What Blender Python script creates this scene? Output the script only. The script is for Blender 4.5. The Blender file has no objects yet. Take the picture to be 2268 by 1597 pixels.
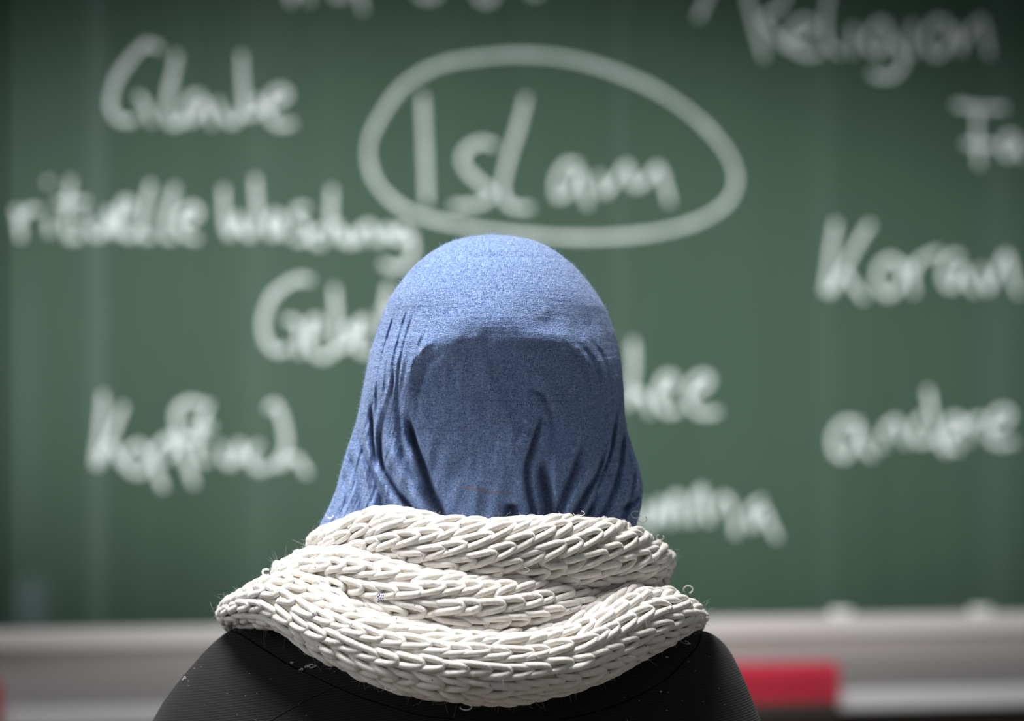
import bpy, bmesh, math, random
import numpy as np
from mathutils import Vector
from mathutils.bvhtree import BVHTree
random.seed(7); RNG = np.random.default_rng(7)
PI = math.pi
SC = bpy.context.scene; COL = SC.collection
# ------------------------------------------------------------------ camera, world, light, exposure
W, H = 2268, 1597
F = 135/36*W                      # focal length in pixels
CZ = 1.25                         # camera height
TH = math.radians(14)             # the board is seen a little from one side
cam = bpy.data.cameras.new('camera'); cam.lens = 135; cam.sensor_width = 36
co = bpy.data.objects.new('camera', cam); COL.objects.link(co)
co.location = (0, 0, CZ); co.rotation_euler = (PI/2, 0, 0); SC.camera = co
cam.dof.use_dof = True; cam.dof.focus_distance = 2.70; cam.dof.aperture_fstop = 4.1
cam.clip_start = .05
w = bpy.data.worlds.new('world'); SC.world = w; w.use_nodes = True
w.node_tree.nodes['Background'].inputs[0].default_value = (.90, .94, 1.0, 1)
w.node_tree.nodes['Background'].inputs[1].default_value = .20
def area(name, loc, target, size, power, col=(1, 1, 1), spread=PI):
    l = bpy.data.lights.new(name, 'AREA'); l.shape = 'RECTANGLE'; l.size, l.size_y = size
    l.energy = power; l.color = col; l.spread = spread
    o = bpy.data.objects.new(name, l); COL.objects.link(o); o.location = loc
    o.rotation_euler = (Vector(target)-Vector(loc)).to_track_quat('-Z', 'Y').to_euler(); return o
area('ceiling_light', (-.55, 2.45, 3.0), (-.02, 2.8, 1.2), (.8, .8), 28, (1, .985, .97), math.radians(100))
area('window_light', (-3.2, 2.0, 2.1), (0, 2.8, 1.2), (1.6, 1.8), 5, (.92, .96, 1), math.radians(70))
sp = bpy.data.lights.new('board_vignette_spot', 'SPOT'); sp.energy = 3000; sp.spot_size = math.radians(9.8); sp.spot_blend = 1.0  # added spot with no lamp behind it; its falloff darkens the board's edges
sp.shadow_soft_size = .12; sp.color = (1, 1, .98)
so = bpy.data.objects.new('board_vignette_spot', sp); COL.objects.link(so); so.location = (-.3, -1.2, 2.5); so.scale = (2.3, 1, 1)
so.rotation_euler = (Vector((.02, 5.3, 1.275))-Vector(so.location)).to_track_quat('-Z', 'Y').to_euler()
SC.view_settings.view_transform = 'Standard'; SC.view_settings.look = 'None'
SC.view_settings.gamma = 1; SC.view_settings.use_curve_mapping = False; SC.view_settings.exposure = 0.0
# ------------------------------------------------------------------ helpers
def P(px, py, d):                 # a pixel at a depth -> world
    return ((px-W/2)/F*d, d, CZ-(py-H/2)/F*d)
def tag(o, label=None, cat=None, group=None, kind=None):
    for k, v in (('label', label), ('category', cat), ('group', group), ('kind', kind)):
        if v: o[k] = v
    return o
def link(name, me, m=None, parent=None, smooth=True):
    o = bpy.data.objects.new(name, me); COL.objects.link(o)
    if m: me.materials.clear(); me.materials.append(m)
    if parent: o.parent = parent
    if smooth and len(me.polygons):
        me.polygons.foreach_set('use_smooth', np.ones(len(me.polygons), bool))
    return o
def npmesh(name, V, Q):
    V = np.asarray(V, np.float32); Q = np.asarray(Q, np.int32); k = Q.shape[1]
    me = bpy.data.meshes.new(name)
    me.vertices.add(len(V)); me.vertices.foreach_set('co', V.ravel())
    me.loops.add(Q.size); me.loops.foreach_set('vertex_index', Q.ravel())
    me.polygons.add(len(Q)); me.polygons.foreach_set('loop_start', np.arange(0, Q.size, k, dtype=np.int32))
    me.polygons.foreach_set('loop_total', np.full(len(Q), k, np.int32))
    me.update(calc_edges=True); me.validate(); return me
def empty(name, loc, rz=0):
    o = bpy.data.objects.new(name, None); COL.objects.link(o); o.location = loc; o.rotation_euler = (0, 0, rz)
    o.empty_display_size = .1; return o
class MB:
    def __init__(s): s.v = []; s.f = []
    def add(s, v, f):
        n = len(s.v); s.v += [tuple(map(float, q)) for q in v]; s.f += [tuple(i+n for i in g) for g in f]
    def box(s, x0, x1, y0, y1, z0, z1, b=0):
        bm = bmesh.new(); bmesh.ops.create_cube(bm, size=1)
        for q in bm.verts:
            q.co = ((x0+x1)/2+q.co.x*(x1-x0), (y0+y1)/2+q.co.y*(y1-y0), (z0+z1)/2+q.co.z*(z1-z0))
        if b: bmesh.ops.bevel(bm, geom=bm.edges[:], offset=b, segments=3, affect='EDGES', profile=.5)
        bm.verts.index_update(); s.add([q.co[:] for q in bm.verts], [[q.index for q in f.verts] for f in bm.faces]); bm.free()
    def mesh(s, name):
        me = bpy.data.meshes.new(name); me.from_pydata(s.v, [], s.f); me.update(); return me
def tube(pts, rad, n=8, cap=True):  # returns V, quads
    pts = np.asarray(pts, float); m = len(pts); rad = np.broadcast_to(np.asarray(rad, float), (m,))
    T = np.gradient(pts, axis=0); T /= np.linalg.norm(T, axis=1)[:, None]+1e-12
    ref = np.array([0, 0, 1.]) if abs(T[:, 2]).max() < .9 else np.array([.3, 1, .2])
    A = np.cross(T, ref); A /= np.linalg.norm(A, axis=1)[:, None]+1e-9; B = np.cross(T, A)
    a = np.arange(n)/n*2*PI
    V = pts[:, None]+rad[:, None, None]*(np.cos(a)[None, :, None]*A[:, None]+np.sin(a)[None, :, None]*B[:, None])
    V = V.reshape(-1, 3); i = np.arange(m-1)[:, None]*n; j = np.arange(n)[None]; k = (j+1) % n
    Q = np.stack([i+j, i+k, i+n+k, i+n+j], -1).reshape(-1, 4)
    if cap:                       # close with collapsed end rings
        V[:n] = V[:n]; V = np.vstack([V, pts[0]-T[0]*rad[0]*.5, pts[-1]+T[-1]*rad[-1]*.5])
        c0, c1 = len(V)-2, len(V)-1; j = np.arange(0, n, 2)
        Q = np.vstack([Q, np.stack([np.full(len(j), c0), (j+2) % n, (j+1) % n, j], -1),
                       np.stack([np.full(len(j), c1), (m-1)*n+j, (m-1)*n+(j+1) % n, (m-1)*n+(j+2) % n], -1)])
    return V, Q
def merge(parts):
    Vs, Qs, n = [], [], 0
    for V, Q in parts: Vs.append(V); Qs.append(Q+n); n += len(V)
    return np.vstack(Vs), np.vstack(Qs)
def smooth_pts(p, k=8):           # Catmull-Rom
    p = np.asarray(p, float)
    if len(p) == 2: t = np.linspace(0, 1, k+1)[:, None]; return p[0]*(1-t)+p[1]*t
    q = np.vstack([2*p[0]-p[1], p, 2*p[-1]-p[-2]]); out = []
    for i in range(1, len(q)-2):
        t = (np.arange(k)/k)[:, None]; a, b, c, d = q[i-1:i+3]
        out.append(.5*(2*b+(c-a)*t+(2*a-5*b+4*c-d)*t**2+(3*b-a-3*c+d)*t**3))
    return np.vstack(out+[p[-1:]])
_L = RNG.random((256, 256))
def vn(x, y, ox=0, oy=0):         # value noise, -1..1
    x = np.asarray(x, float)+ox; y = np.asarray(y, float)+oy
    xi = np.floor(x).astype(int); yi = np.floor(y).astype(int); fx = x-xi; fy = y-yi
    fx = fx*fx*(3-2*fx); fy = fy*fy*(3-2*fy)
    g = lambda a, b: _L[a % 256, b % 256]
    return 2*((g(xi, yi)*(1-fx)+g(xi+1, yi)*fx)*(1-fy)+(g(xi, yi+1)*(1-fx)+g(xi+1, yi+1)*fx)*fy)-1
def sst(a, b, x): t = np.clip((x-a)/(b-a), 0, 1); return t*t*(3-2*t)
# ------------------------------------------------------------------ materials
class Mat:
    def __init__(s, name, col=(.5, .5, .5), rough=.6, metal=0, sheen=0, spec=.5):
        s.m = bpy.data.materials.new(name); s.m.use_nodes = True; s.t = s.m.node_tree; s.b = s.t.nodes['Principled BSDF']
        s.set('Base Color', (*col, 1)); s.set('Roughness', rough); s.set('Metallic', metal); s.set('Specular IOR Level', spec)
        if sheen: s.set('Sheen Weight', sheen); s.set('Sheen Roughness', .5)
    def set(s, k, v): s.b.inputs[k].default_value = v
    def n(s, typ, **k):
        q = s.t.nodes.new(typ)
        for a, b in k.items():
            if a in q.inputs: q.inputs[a].default_value = b
            else: setattr(q, a, b)
        return q
    def l(s, a, b): s.t.links.new(a, b)
    def coords(s, scale, src='Object', rot=(0, 0, 0)):
        c = s.n('ShaderNodeTexCoord'); m = s.n('ShaderNodeMapping'); m.inputs['Scale'].default_value = scale
        m.inputs['Rotation'].default_value = rot; s.l(c.outputs[src], m.inputs[0]); return m.outputs[0]
    def noise(s, scale, src='Object', detail=4, rough=.5, rot=(0, 0, 0)):
        q = s.n('ShaderNodeTexNoise', Detail=detail, Roughness=rough); q.inputs['Scale'].default_value = 1
        s.l(s.coords(scale, src, rot), q.inputs['Vector']); return q.outputs['Fac']
    def ramp(s, fac, stops):
        r = s.n('ShaderNodeValToRGB'); e = r.color_ramp.elements
        while len(e) < len(stops): e.new(.5)
        for k, (p, c) in enumerate(stops): e[k].position = p; e[k].color = (*c, 1)
        s.l(fac, r.inputs[0]); return r.outputs[0]
    def mix(s, fac, a, b, mode='MIX'):
        q = s.n('ShaderNodeMix', data_type='RGBA', blend_type=mode)
        for v, i in ((fac, 0), (a, 6), (b, 7)):
            if hasattr(v, 'is_linked'): s.l(v, q.inputs[i])
            else: q.inputs[i].default_value = v if i == 0 else (*v, 1)
        return q.outputs[2]
    def math(s, op, a, b=0, c=0):
        q = s.n('ShaderNodeMath', operation=op)
        for i, v in enumerate((a, b, c)):
            if hasattr(v, 'is_linked'): s.l(v, q.inputs[i])
            else: q.inputs[i].default_value = v
        return q.outputs[0]
    def color(s, c): s.l(c, s.b.inputs['Base Color'])
    def bump(s, h, dist, strength=1):
        q = s.n('ShaderNodeBump', Distance=dist, Strength=strength); s.l(h, q.inputs['Height']); s.l(q.outputs[0], s.b.inputs['Normal'])

# ================================================================== THE ROOM (its own axes, turned by TH)
D0 = 5.3*math.cos(TH)
def B(px, py, off=0):             # where the ray of a pixel meets the board plane, in room axes
    a = (px-W/2)/F; b = -(py-H/2)/F; dx = a*math.cos(TH)+math.sin(TH); dy = -a*math.sin(TH)+math.cos(TH)
    t = (D0-off)/dy; return t*dx, CZ+t*b
def room(o): o.rotation_euler = (0, 0, TH); return o

m = Mat('wall_paint', (.085, .078, .072), .8); m.color(m.ramp(m.noise((3, 3, 3)), [(.3, (.075, .068, .062)), (.7, (.10, .09, .083))])); wallm = m.m
q = MB(); q.box(-4, 6, D0+.09, D0+.2, 0, 3.2); tag(room(link('wall_front', q.mesh('wall'), wallm, smooth=False)), kind='structure')
m = Mat('linoleum', (.2, .18, .15), .45); m.color(m.ramp(m.noise((6, 6, 6), detail=8), [(.3, (.16, .145, .12)), (.7, (.25, .22, .19))])); floorm = m.m
q = MB(); q.box(-4, 6, -3, D0+.2, -.1, 0); tag(room(link('floor', q.mesh('floor'), floorm, smooth=False)), kind='structure')
q = MB(); q.box(-4, 6, D0+.075, D0+.09, 0, .09, .003); tag(room(link('baseboard_front', q.mesh('baseboard'), floorm, smooth=False)), kind='structure')

# chalkboard
xl = B(5, 1000)[0]; zb = B(1134, 1374)[1]; ztop = 2.05
board = empty('chalkboard', (0, 0, 0), TH)
tag(board, 'large green school chalkboard covered in white handwriting with a metal ledge', 'chalkboard')
m = Mat('chalkboard_green', (.06, .1, .08), .6, spec=.12)
c = m.n('ShaderNodeTexCoord'); sx = m.n('ShaderNodeSeparateXYZ'); m.l(c.outputs['Object'], sx.inputs[0]); X, Z = sx.outputs[0], sx.outputs[2]
base = m.ramp(m.noise((9, 1, .5), detail=5, rough=.6), [(.30, (.030, .058, .0405)), (.55, (.034, .065, .0455)), (.78, (.040, .074, .052))])
fine = m.noise((22, 1, .5), detail=1); base = m.mix(m.math('MULTIPLY', fine, .10), base, (.08, .118, .097))
def streak(px, wpx, amt, colr, py0=None, py1=None):   # wiped chalk haze: albedo of the board
    global base
    x0 = B(px, 800)[0]; wd = wpx/1600
    g = m.math('EXPONENT', m.math('MULTIPLY', m.math('POWER', m.math('DIVIDE', m.math('ABSOLUTE', m.math('SUBTRACT', X, x0)), wd), 2.0), -1))
    if py0 is not None:
        z0 = B(px, (py0+py1)/2)[1]; hz = abs(py1-py0)/2/1600
        g = m.math('MULTIPLY', g, m.math('EXPONENT', m.math('MULTIPLY', m.math('POWER', m.math('DIVIDE', m.math('ABSOLUTE', m.math('SUBTRACT', Z, z0)), hz), 4.0), -1)))
    base = m.mix(m.math('MULTIPLY', g, amt), base, colr)
streak(215, 22, .22, (.125,.175,.17)); streak(60, 26, .14, (.10,.14,.14), 650, 1200); streak(70, 34, .55, (.125,.165,.18), 1280, 1400)
streak(1375, 14, .14, (.12,.17,.15)); streak(2215, 40, .12, (.10,.15,.15)); streak(1830, 22, .08, (.13,.175,.155)); streak(570, 14, .08, (.13,.175,.155)); streak(600, 90, .08, (.13,.175,.155))
m.color(base); m.bump(m.noise((400, 400, 400)), .0004); boardm = m.m
m = Mat('aluminium', (.52, .50, .49), .34, .15); m.color(m.ramp(m.noise((2, 40, 60), detail=6), [(.3, (.63, .60, .59)), (.7, (.72, .69, .68))])); m.bump(m.noise((4, 300, 300)), .0002); alum = m.m
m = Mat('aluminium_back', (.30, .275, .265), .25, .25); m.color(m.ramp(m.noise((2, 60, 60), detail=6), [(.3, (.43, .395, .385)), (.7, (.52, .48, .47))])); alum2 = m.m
for x0, x1 in ((xl-1.6, xl-.003), (xl+.003, xl+3.2)):
    q = MB(); q.box(x0, x1, D0, D0+.03, zb, ztop, .0025); o = link('writing_panel', q.mesh('writing_panel'), boardm, board, smooth=False)
# upper rail (outside the picture), end stiles and the lower rail with its gutter
q = MB(); q.box(xl-1.62, xl+3.22, D0-.012, D0+.045, ztop, ztop+.035, .004); link('top_rail', q.mesh('top_rail'), alum, board, smooth=False)
for x in (xl-1.62, xl+3.2): q = MB(); q.box(x, x+.02, D0-.012, D0+.045, zb, ztop, .003); link('side_rail', q.mesh('side_rail'), alum, board, smooth=False)
q = MB(); q.box(xl-1.62, xl+3.22, D0-.022, D0+.045, zb-.0265, zb, .004); link('bottom_rail', q.mesh('bottom_rail'), alum, board, smooth=False)
def profile(name, pts, x0, x1, mt, parent, th=.002):
    pts = smooth_pts(pts, 6); nrm = np.gradient(pts, axis=0); nrm /= np.linalg.norm(nrm, axis=1)[:, None]; nrm = np.stack([nrm[:, 1], -nrm[:, 0]], 1)
    loop = np.vstack([pts, (pts+nrm*th)[::-1]]); n = len(loop); v = [(x0, *p_) for p_ in loop]+[(x1, *p_) for p_ in loop]
    f = [(i, (i+1) % n, n+(i+1) % n, n+i) for i in range(n)]
    h = len(pts)
    for e in (0, n): f += [(e+i, e+i+1, e+n-2-i, e+n-1-i) for i in range(h-1)]
    me = bpy.data.meshes.new(name); me.from_pydata(v, [], f); me.update(); return link(name, me, mt, parent)
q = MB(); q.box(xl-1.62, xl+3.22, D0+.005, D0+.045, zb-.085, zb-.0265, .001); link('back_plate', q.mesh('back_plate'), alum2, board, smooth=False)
zt = zb-.110                      # bottom of the gutter
gut = [(D0+.004, zb-.060), (D0-.004, zb-.070), (D0-.018, zb-.081), (D0-.036, zb-.091), (D0-.055, zb-.099), (D0-.068, zb-.104), (D0-.078, zb-.106)]
profile('chalk_gutter', gut, xl-1.62, xl+3.22, alum, board, .003)
q = MB(); q.box(xl-1.62, xl+3.22, D0-.090, D0-.078, zb-.126, zb-.098, .004); ml = Mat('aluminium_brightened', (.88, .87, .88), .4); ml.bump(ml.noise((4, 300, 300)), .0002); link('front_lip', q.mesh('front_lip'), ml.m, board, smooth=False)  # lip brightness put into its colour, since the spot falls off down here
# chalk handwriting: real chalk lines on the board
m = Mat('chalk', (.78, .80, .78), .95, spec=.1); m.color(m.ramp(m.noise((500, 500, 500), detail=3), [(.30, (.40, .45, .445)), (.55, (.60, .645, .64))])); m.bump(m.noise((900, 900, 900)), .0005); chalk = m.m
def ribbon(pts, wd):
    p = smooth_pts([B(*a) for a in pts], 7); T = np.gradient(p, axis=0); T /= np.linalg.norm(T, axis=1)[:, None]+1e-9
    N = np.stack([-T[:, 1], T[:, 0]], 1); n = len(p)
    r = wd/2*(1+.18*vn(np.arange(n)*.37, np.full(n, p[0, 0]*9))); r[0] *= .75; r[-1] *= .75
    V = []
    for o_, h in ((-1, 0), (-.6, .0006), (0, .0009), (.6, .0006), (1, 0)):
        e = p+N*(r*o_)[:, None]; V.append(np.stack([e[:, 0], np.full(n, D0-.0002-h), e[:, 1]], 1))
    V = np.vstack(V); i = np.arange(n-1)[None]; k = (np.arange(4)*n)[:, None]
    return V, np.stack([k+i, k+n+i, k+n+i+1, k+i+1], -1).reshape(-1, 4)
def dot(px, py, r=.005):
    a = np.linspace(0, 2*PI, 12, endpoint=False); return ribbon([(px-4, py-3), (px, py+1), (px+4, py+3)], r*2)
def word(name, label, strokes, wd=.0085):
    V, Q = merge([ribbon(s, wd) if len(s) > 1 else dot(*s[0]) for s in strokes])
    tag(link(name, npmesh(name, V, Q), chalk, board), label)
word('chalk_word', 'white chalk word Glaube at the upper left', [
 [(357,110),(337,99),(316,103),(285,136),(259,175),(246,219),(250,250),(272,268),(302,263)], [(302,210),(318,225),(328,250),(338,274)],
 [(392,118),(386,153),(373,210),(368,245),(377,272),(394,274),(412,259)], [(447,210),(421,215),(410,245),(416,267),(434,259),(451,224),(462,250),(471,280)],
 [(482,222),(493,254),(513,272),(530,259),(540,232)], [(535,118),(537,167),(541,230),(536,250),(560,254),(577,236),(564,216)],
 [(583,245),(612,230),(636,212),(625,198),(603,207),(592,238),(602,267),(622,278),(650,272)]])
word('chalk_word', 'white chalk words rituelle Waschung in one line at the left', [
 [(34,460),(42,495),(47,530)], [(44,488),(62,466),(88,464)], [(108,482),(110,520)], [(107,402)],
 [(158,395),(151,440),(147,495),(155,526),(178,524)], [(120,449),(195,447)], [(186,470),(195,505),(213,523),(232,510),(240,468),(248,505),(258,522)],
 [(262,485),(285,468),(288,447),(272,448),(262,480),(270,512),(288,525),(305,512)], [(335,405),(323,455),(314,505),(322,526),(338,522)],
 [(389,412),(375,450),(364,490),(366,522),(385,528)], [(392,492),(425,488),(440,470),(425,457),(402,470),(398,500),(412,522),(440,530)],
 [(495,415),(497,470),(503,510),(512,518),(528,480),(540,510),(556,522),(568,490)], [(565,392),(568,440),(571,480),(562,512)],
 [(614,468),(595,490),(598,518),(612,515),(622,478),(626,505),(634,525)], [(682,460),(660,462),(656,480),(676,500),(684,520),(670,532),(650,530)],
 [(715,508),(697,516),(696,536),(716,542)], [(735,415),(733,470),(730,532)], [(731,512),(746,498),(753,515),(757,538)],
 [(766,512),(770,536),(785,535),(792,508)], [(797,540),(803,508),(818,498),(828,512),(832,540)], [(846,538),(851,515),(863,507),(870,535)],
 [(902,507),(882,508),(877,527),(895,533),(908,512)], [(908,512),(915,550),(905,580),(878,593),(845,583)]])
word('chalk_word', 'large white chalk word Islam inside the drawn oval', [
 [(936,209),(941,315),(946,451)], [(1098,323),(1064,315),(1030,335),(1026,364),(1055,398),(1089,427),(1064,451),(1001,458)],
 [(1166,213),(1147,286),(1123,364),(1113,422),(1132,456),(1176,461)], [(1283,366),(1254,364),(1232,398),(1234,436),(1263,422),(1283,380),(1295,422),(1302,456)],
 [(1326,383),(1338,427),(1360,403),(1389,366),(1404,412),(1433,398),(1457,370),(1472,407),(1484,451)]], .0080)
word('chalk_oval', 'hand-drawn white chalk oval around the word Islam', [
 [(1026,131),(1093,124),(1142,121),(1239,127),(1336,150),(1433,189),(1506,233),(1569,286),(1617,349),(1630,403),(1608,451),(1545,490),(1457,514),(1336,526),(1215,524),(1093,512),(996,495),(909,470),(851,427),(822,378),(817,320),(841,262),(890,194),(948,155),(1005,136),(1070,127)]], .0072)
word('chalk_word', 'white chalk word Religion at the upper right', [
 [(1650,-60),(1657,0),(1675,66),(1694,131)], [(1655,-58),(1700,-75),(1740,-40),(1738,0),(1715,25),(1690,42),(1712,72),(1740,100),(1775,118)],
 [(1752,88),(1785,78),(1803,57),(1782,42),(1757,56),(1750,85),(1765,112),(1795,122),(1818,115)], [(1842,-50),(1834,0),(1828,57),(1837,101),(1863,120)],
 [(1889,57),(1888,90),(1889,122)], [(1964,55),(1948,50),(1924,72),(1920,100),(1944,118),(1968,92),(1964,58),(1975,90),(1992,105),(2000,140),(1982,165),(1950,170),(1928,160)],
 [(2020,50),(2018,90),(2020,125)], [(2078,42),(2052,70),(2054,106),(2078,122),(2102,95),(2098,55),(2078,42)], [(2118,60),(2124,90),(2128,118)], [(2126,112),(2150,66),(2174,45),(2185,90),(2191,125)]])
word('chalk_word', 'white chalk letters Fa cut off by the right edge', [
 [(2113,232),(2170,239),(2227,239)], [(2165,241),(2165,307),(2170,368)], [(2135,318),(2205,322)], [(2250,302),(2232,300),(2217,325),(2234,346),(2251,312),(2258,335),(2266,352)]])
word('chalk_word', 'white chalk word Koran at the right', [
 [(1852,491),(1842,550),(1834,610),(1828,650)], [(1929,495),(1905,530),(1875,585),(1838,652)], [(1872,603),(1890,630),(1915,664)],
 [(1975,570),(1948,590),(1943,630),(1968,653),(1994,630),(1995,592),(1975,570)], [(2008,583),(2020,614),(2025,652)], [(2017,616),(2038,576),(2082,557)],
 [(2128,568),(2108,566),(2090,590),(2092,625),(2113,634),(2131,592),(2146,627),(2162,649)], [(2172,590),(2182,625),(2190,640),(2208,600),(2228,564),(2240,600),(2250,635),(2260,652)]])
word('chalk_word', 'white chalk word andere at the lower right', [
 [(1904,938),(1868,936),(1845,968),(1852,1003),(1876,1010),(1903,950),(1910,985),(1934,1014)], [(1953,995),(1957,955),(1984,932),(1996,962),(2006,985)],
 [(2046,920),(2024,948),(2032,978),(2064,972)], [(2054,861),(2066,922),(2080,979),(2101,1002)], [(2098,965),(2125,948),(2124,927),(2106,928),(2098,950),(2104,985),(2125,998)],
 [(2140,930),(2142,955),(2144,982)], [(2146,950),(2158,930),(2178,926)], [(2190,948),(2223,941),(2238,918),(2219,908),(2195,927),(2190,965),(2212,983),(2248,978)]])
word('chalk_word', 'white chalk word Gebet partly hidden by the blue headscarf', [
 [(690,621),(663,618),(634,630),(604,656),(589,688),(583,724),(592,759),(613,777),(639,771)], [(631,707),(655,713),(663,741),(663,788)],
 [(680,750),(706,730),(706,709),(690,712),(683,747),(692,780),(719,791),(746,774)], [(740,635),(744,690),(746,735),(740,765),(762,768),(779,745),(762,720)],
 [(784,750),(806,733),(810,709),(793,716),(786,750),(800,780),(830,775)], [(862,630),(852,690),(848,740),(858,778)], [(838,690),(885,686)]])
word('chalk_word', 'white chalk word Kopftuch at the lower left', [
 [(229,870),(221,955),(210,1033)], [(274,897),(247,965),(215,1035)], [(246,981),(268,1020),(292,1045)], [(310,981),(282,1000),(284,1037),(312,1048),(330,1015),(310,981)],
 [(337,997),(347,1044),(363,1084)], [(340,1000),(368,972),(388,992),(366,1022)], [(450,895),(416,890),(390,918),(400,981),(416,1033),(431,1075)], [(372,968),(420,972),(455,966)],
 [(463,892),(447,939),(440,1007),(462,1025)], [(420,942),(473,946)], [(489,981),(498,1022),(519,1022),(531,981),(540,1020)], [(576,983),(556,1005),(566,1037),(592,1036)],
 [(592,908),(608,895),(624,925),(634,980),(620,1020),(596,1036)], [(618,1035),(640,1014),(660,1018),(682,1052)]])
word('chalk_word', 'white chalk word Moschee running behind the blue headscarf', [
 [(1080,905),(1092,775),(1122,850),(1155,775),(1165,905)], [(1205,835),(1183,860),(1200,903),(1225,880),(1205,835)], [(1275,838),(1250,845),(1265,870),(1275,895),(1245,905)], [(1330,840),(1300,860),(1305,898),(1340,905)],
 [(1402,753),(1404,814),(1397,861),(1389,902)], [(1392,895),(1412,870),(1430,885),(1440,918)], [(1456,875),(1484,861),(1491,836),(1470,836),(1456,880),(1478,913),(1506,905)],
 [(1522,877),(1558,861),(1571,838),(1548,833),(1528,860),(1528,894),(1552,916),(1592,912)]])
word('chalk_word', 'white chalk word Sunna beside the white knitted scarf', [
 [(1395,1075),(1365,1090),(1385,1115),(1405,1140),(1370,1160)], [(1428,1115),(1430,1155),(1448,1160),(1462,1110),(1472,1150)], [(1484,1165),(1487,1112),(1505,1100),(1514,1160)],
 [(1534,1160),(1536,1115),(1556,1083),(1560,1130),(1574,1158)], [(1580,1140),(1595,1108),(1612,1105),(1624,1140),(1631,1186)], [(1690,1105),(1662,1130),(1667,1168),(1690,1128),(1705,1160),(1722,1194)]])
for st_ in ([
 [(640,-45),(640,-15),(645,10)], [(645,0),(665,-30),(680,-20),(687,7)], [(735,-25),(742,-8),(760,-6),(772,-25)], [(793,-55),(798,-15),(804,26)],
 [(920,-22),(935,-6),(960,-5),(975,-20)], [(1050,-20),(1065,0),(1085,2),(1100,-18)], [(1165,-28),(1180,-12),(1200,-18)]]): word('chalk_letter', 'bottom end of a white chalk letter cut off by the top edge', [st_])
word('chalk_stroke', 'short white chalk slash at the top edge', [[(1575,-25),(1560,10),(1545,42)]])

# red erasers standing in the gutter; bits of chalk on the rail
mr = Mat('red_sponge', (.50, .018, .045), .85, sheen=.3); mr.color(mr.ramp(mr.noise((160, 160, 160), detail=5), [(.3, (.56, .014, .04)), (.7, (.74, .035, .08))])); mr.bump(mr.noise((500, 500, 500)), .001)
md = Mat('dark_brown', (.06, .05, .042), .8); md.bump(md.noise((300, 300, 300)), .0006)
def eraser(pxr, wd, label, off=.115, pyt=1466):
    x1, z1 = B(pxr, pyt, off); z0 = zb-.098
    e = empty('board_eraser', (0, 0, 0), TH); tag(e, label, 'eraser')
    e.location = (math.cos(TH)*(x1-wd/2)-math.sin(TH)*(D0-off+.0275), math.sin(TH)*(x1-wd/2)+math.cos(TH)*(D0-off+.0275), z0)
    q = MB(); q.box(-wd/2, wd/2, -.0275, .0275, .0, z1-z0, .006); q.box(-wd/2, wd/2, -.0275, -.004, -.014, .02, .004); link('sponge', q.mesh('sponge'), mr.m, e)
    q = MB(); q.box(-wd/2+.002, wd/2-.002, -.0275, -.0045, -.038, -.013, .003); tag(link('lower_strip', q.mesh('lower_strip'), md.m, e), 'dark strip under the red block')  # dark strip hanging below the red block, in front of the lip
    return e
eraser(1862, .17, 'red board sponge on the ledge right of the dark shoulder')
eraser(4, .14, 'red board sponge cut off by the left edge of the picture', pyt=1508)
mc = Mat('chalk_stick', (.8, .8, .78), .9)
for px, label in ((1862, 'short white chalk stub on the ledge above the red sponge'), (2172, 'short white chalk stub on the ledge near the right edge')):
    x, z = B(px, 1370, .012); V, Q = tube([(-.016, 0, 0), (-.015, 0, 0), (.015, 0, 0), (.016, 0, 0)], [.0035, .0045, .0045, .0035], 10)
    o = link('chalk_stub', npmesh('chalk_stub', V, Q), mc.m); o.location = (math.cos(TH)*x-math.sin(TH)*(D0-.012), math.sin(TH)*x+math.cos(TH)*(D0-.012), zb+.0043); o.rotation_euler = (0, 0, TH+.05)
    tag(o, label, 'chalk', 'chalk stubs on the ledge')

# ================================================================== THE PERSON
DP = 2.80; CX = (1090-W/2)/F*DP
pt = lambda px, py, d=DP: np.array(P(px, py, d))
def blobs(items):                 # capsules / ellipsoids, later fused by a voxel remesh
    mb = MB()
    for it in items:
        if it[0] == 'e':
            _, c_, r_ = it; bm = bmesh.new(); bmesh.ops.create_icosphere(bm, subdivisions=3, radius=1)
            mb.add([(c_[0]+v.co.x*r_[0], c_[1]+v.co.y*r_[1], c_[2]+v.co.z*r_[2]) for v in bm.verts], [[v.index for v in f.verts] for f in bm.faces]); bm.free()
        else:
            _, pts, rad = it; pp = smooth_pts(np.asarray(pts, float), 6); rr = np.interp(np.linspace(0, 1, len(pp)), np.linspace(0, 1, len(rad)), rad)
            V, Q = tube(pp, rr, 16); mb.add(V, Q.tolist())
            for c_, r_ in ((pp[0], rr[0]), (pp[-1], rr[-1])):
                bm = bmesh.new(); bmesh.ops.create_icosphere(bm, subdivisions=2, radius=r_*.99)
                mb.add([tuple(c_+np.array(v.co)) for v in bm.verts], [[v.index for v in f.verts] for f in bm.faces]); bm.free()
    return mb
def fuse(name, mb, voxel, smooth_it, mt, parent=None):
    me = mb.mesh(name); o = bpy.data.objects.new(name+'_tmp', me); COL.objects.link(o)
    r = o.modifiers.new('r', 'REMESH'); r.mode = 'VOXEL'; r.voxel_size = voxel
    s = o.modifiers.new('s', 'SMOOTH'); s.iterations = smooth_it; s.factor = .5
    dg = bpy.context.evaluated_depsgraph_get(); dg.update(); me2 = bpy.data.meshes.new_from_object(o.evaluated_get(dg)); me2.name = name
    bpy.data.objects.remove(o); bpy.data.meshes.remove(me)
    return link(name, me2, mt, parent)
m = Mat('skin', (.55, .34, .25), .5); m.set('Subsurface Weight', .1); m.set('Subsurface Radius', (.01, .004, .002)); m.bump(m.noise((300, 300, 300)), .0003); skin = m.m
y0 = DP                            # the person faces +y (towards the board)
hz = 1.225                         # eye height
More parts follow.
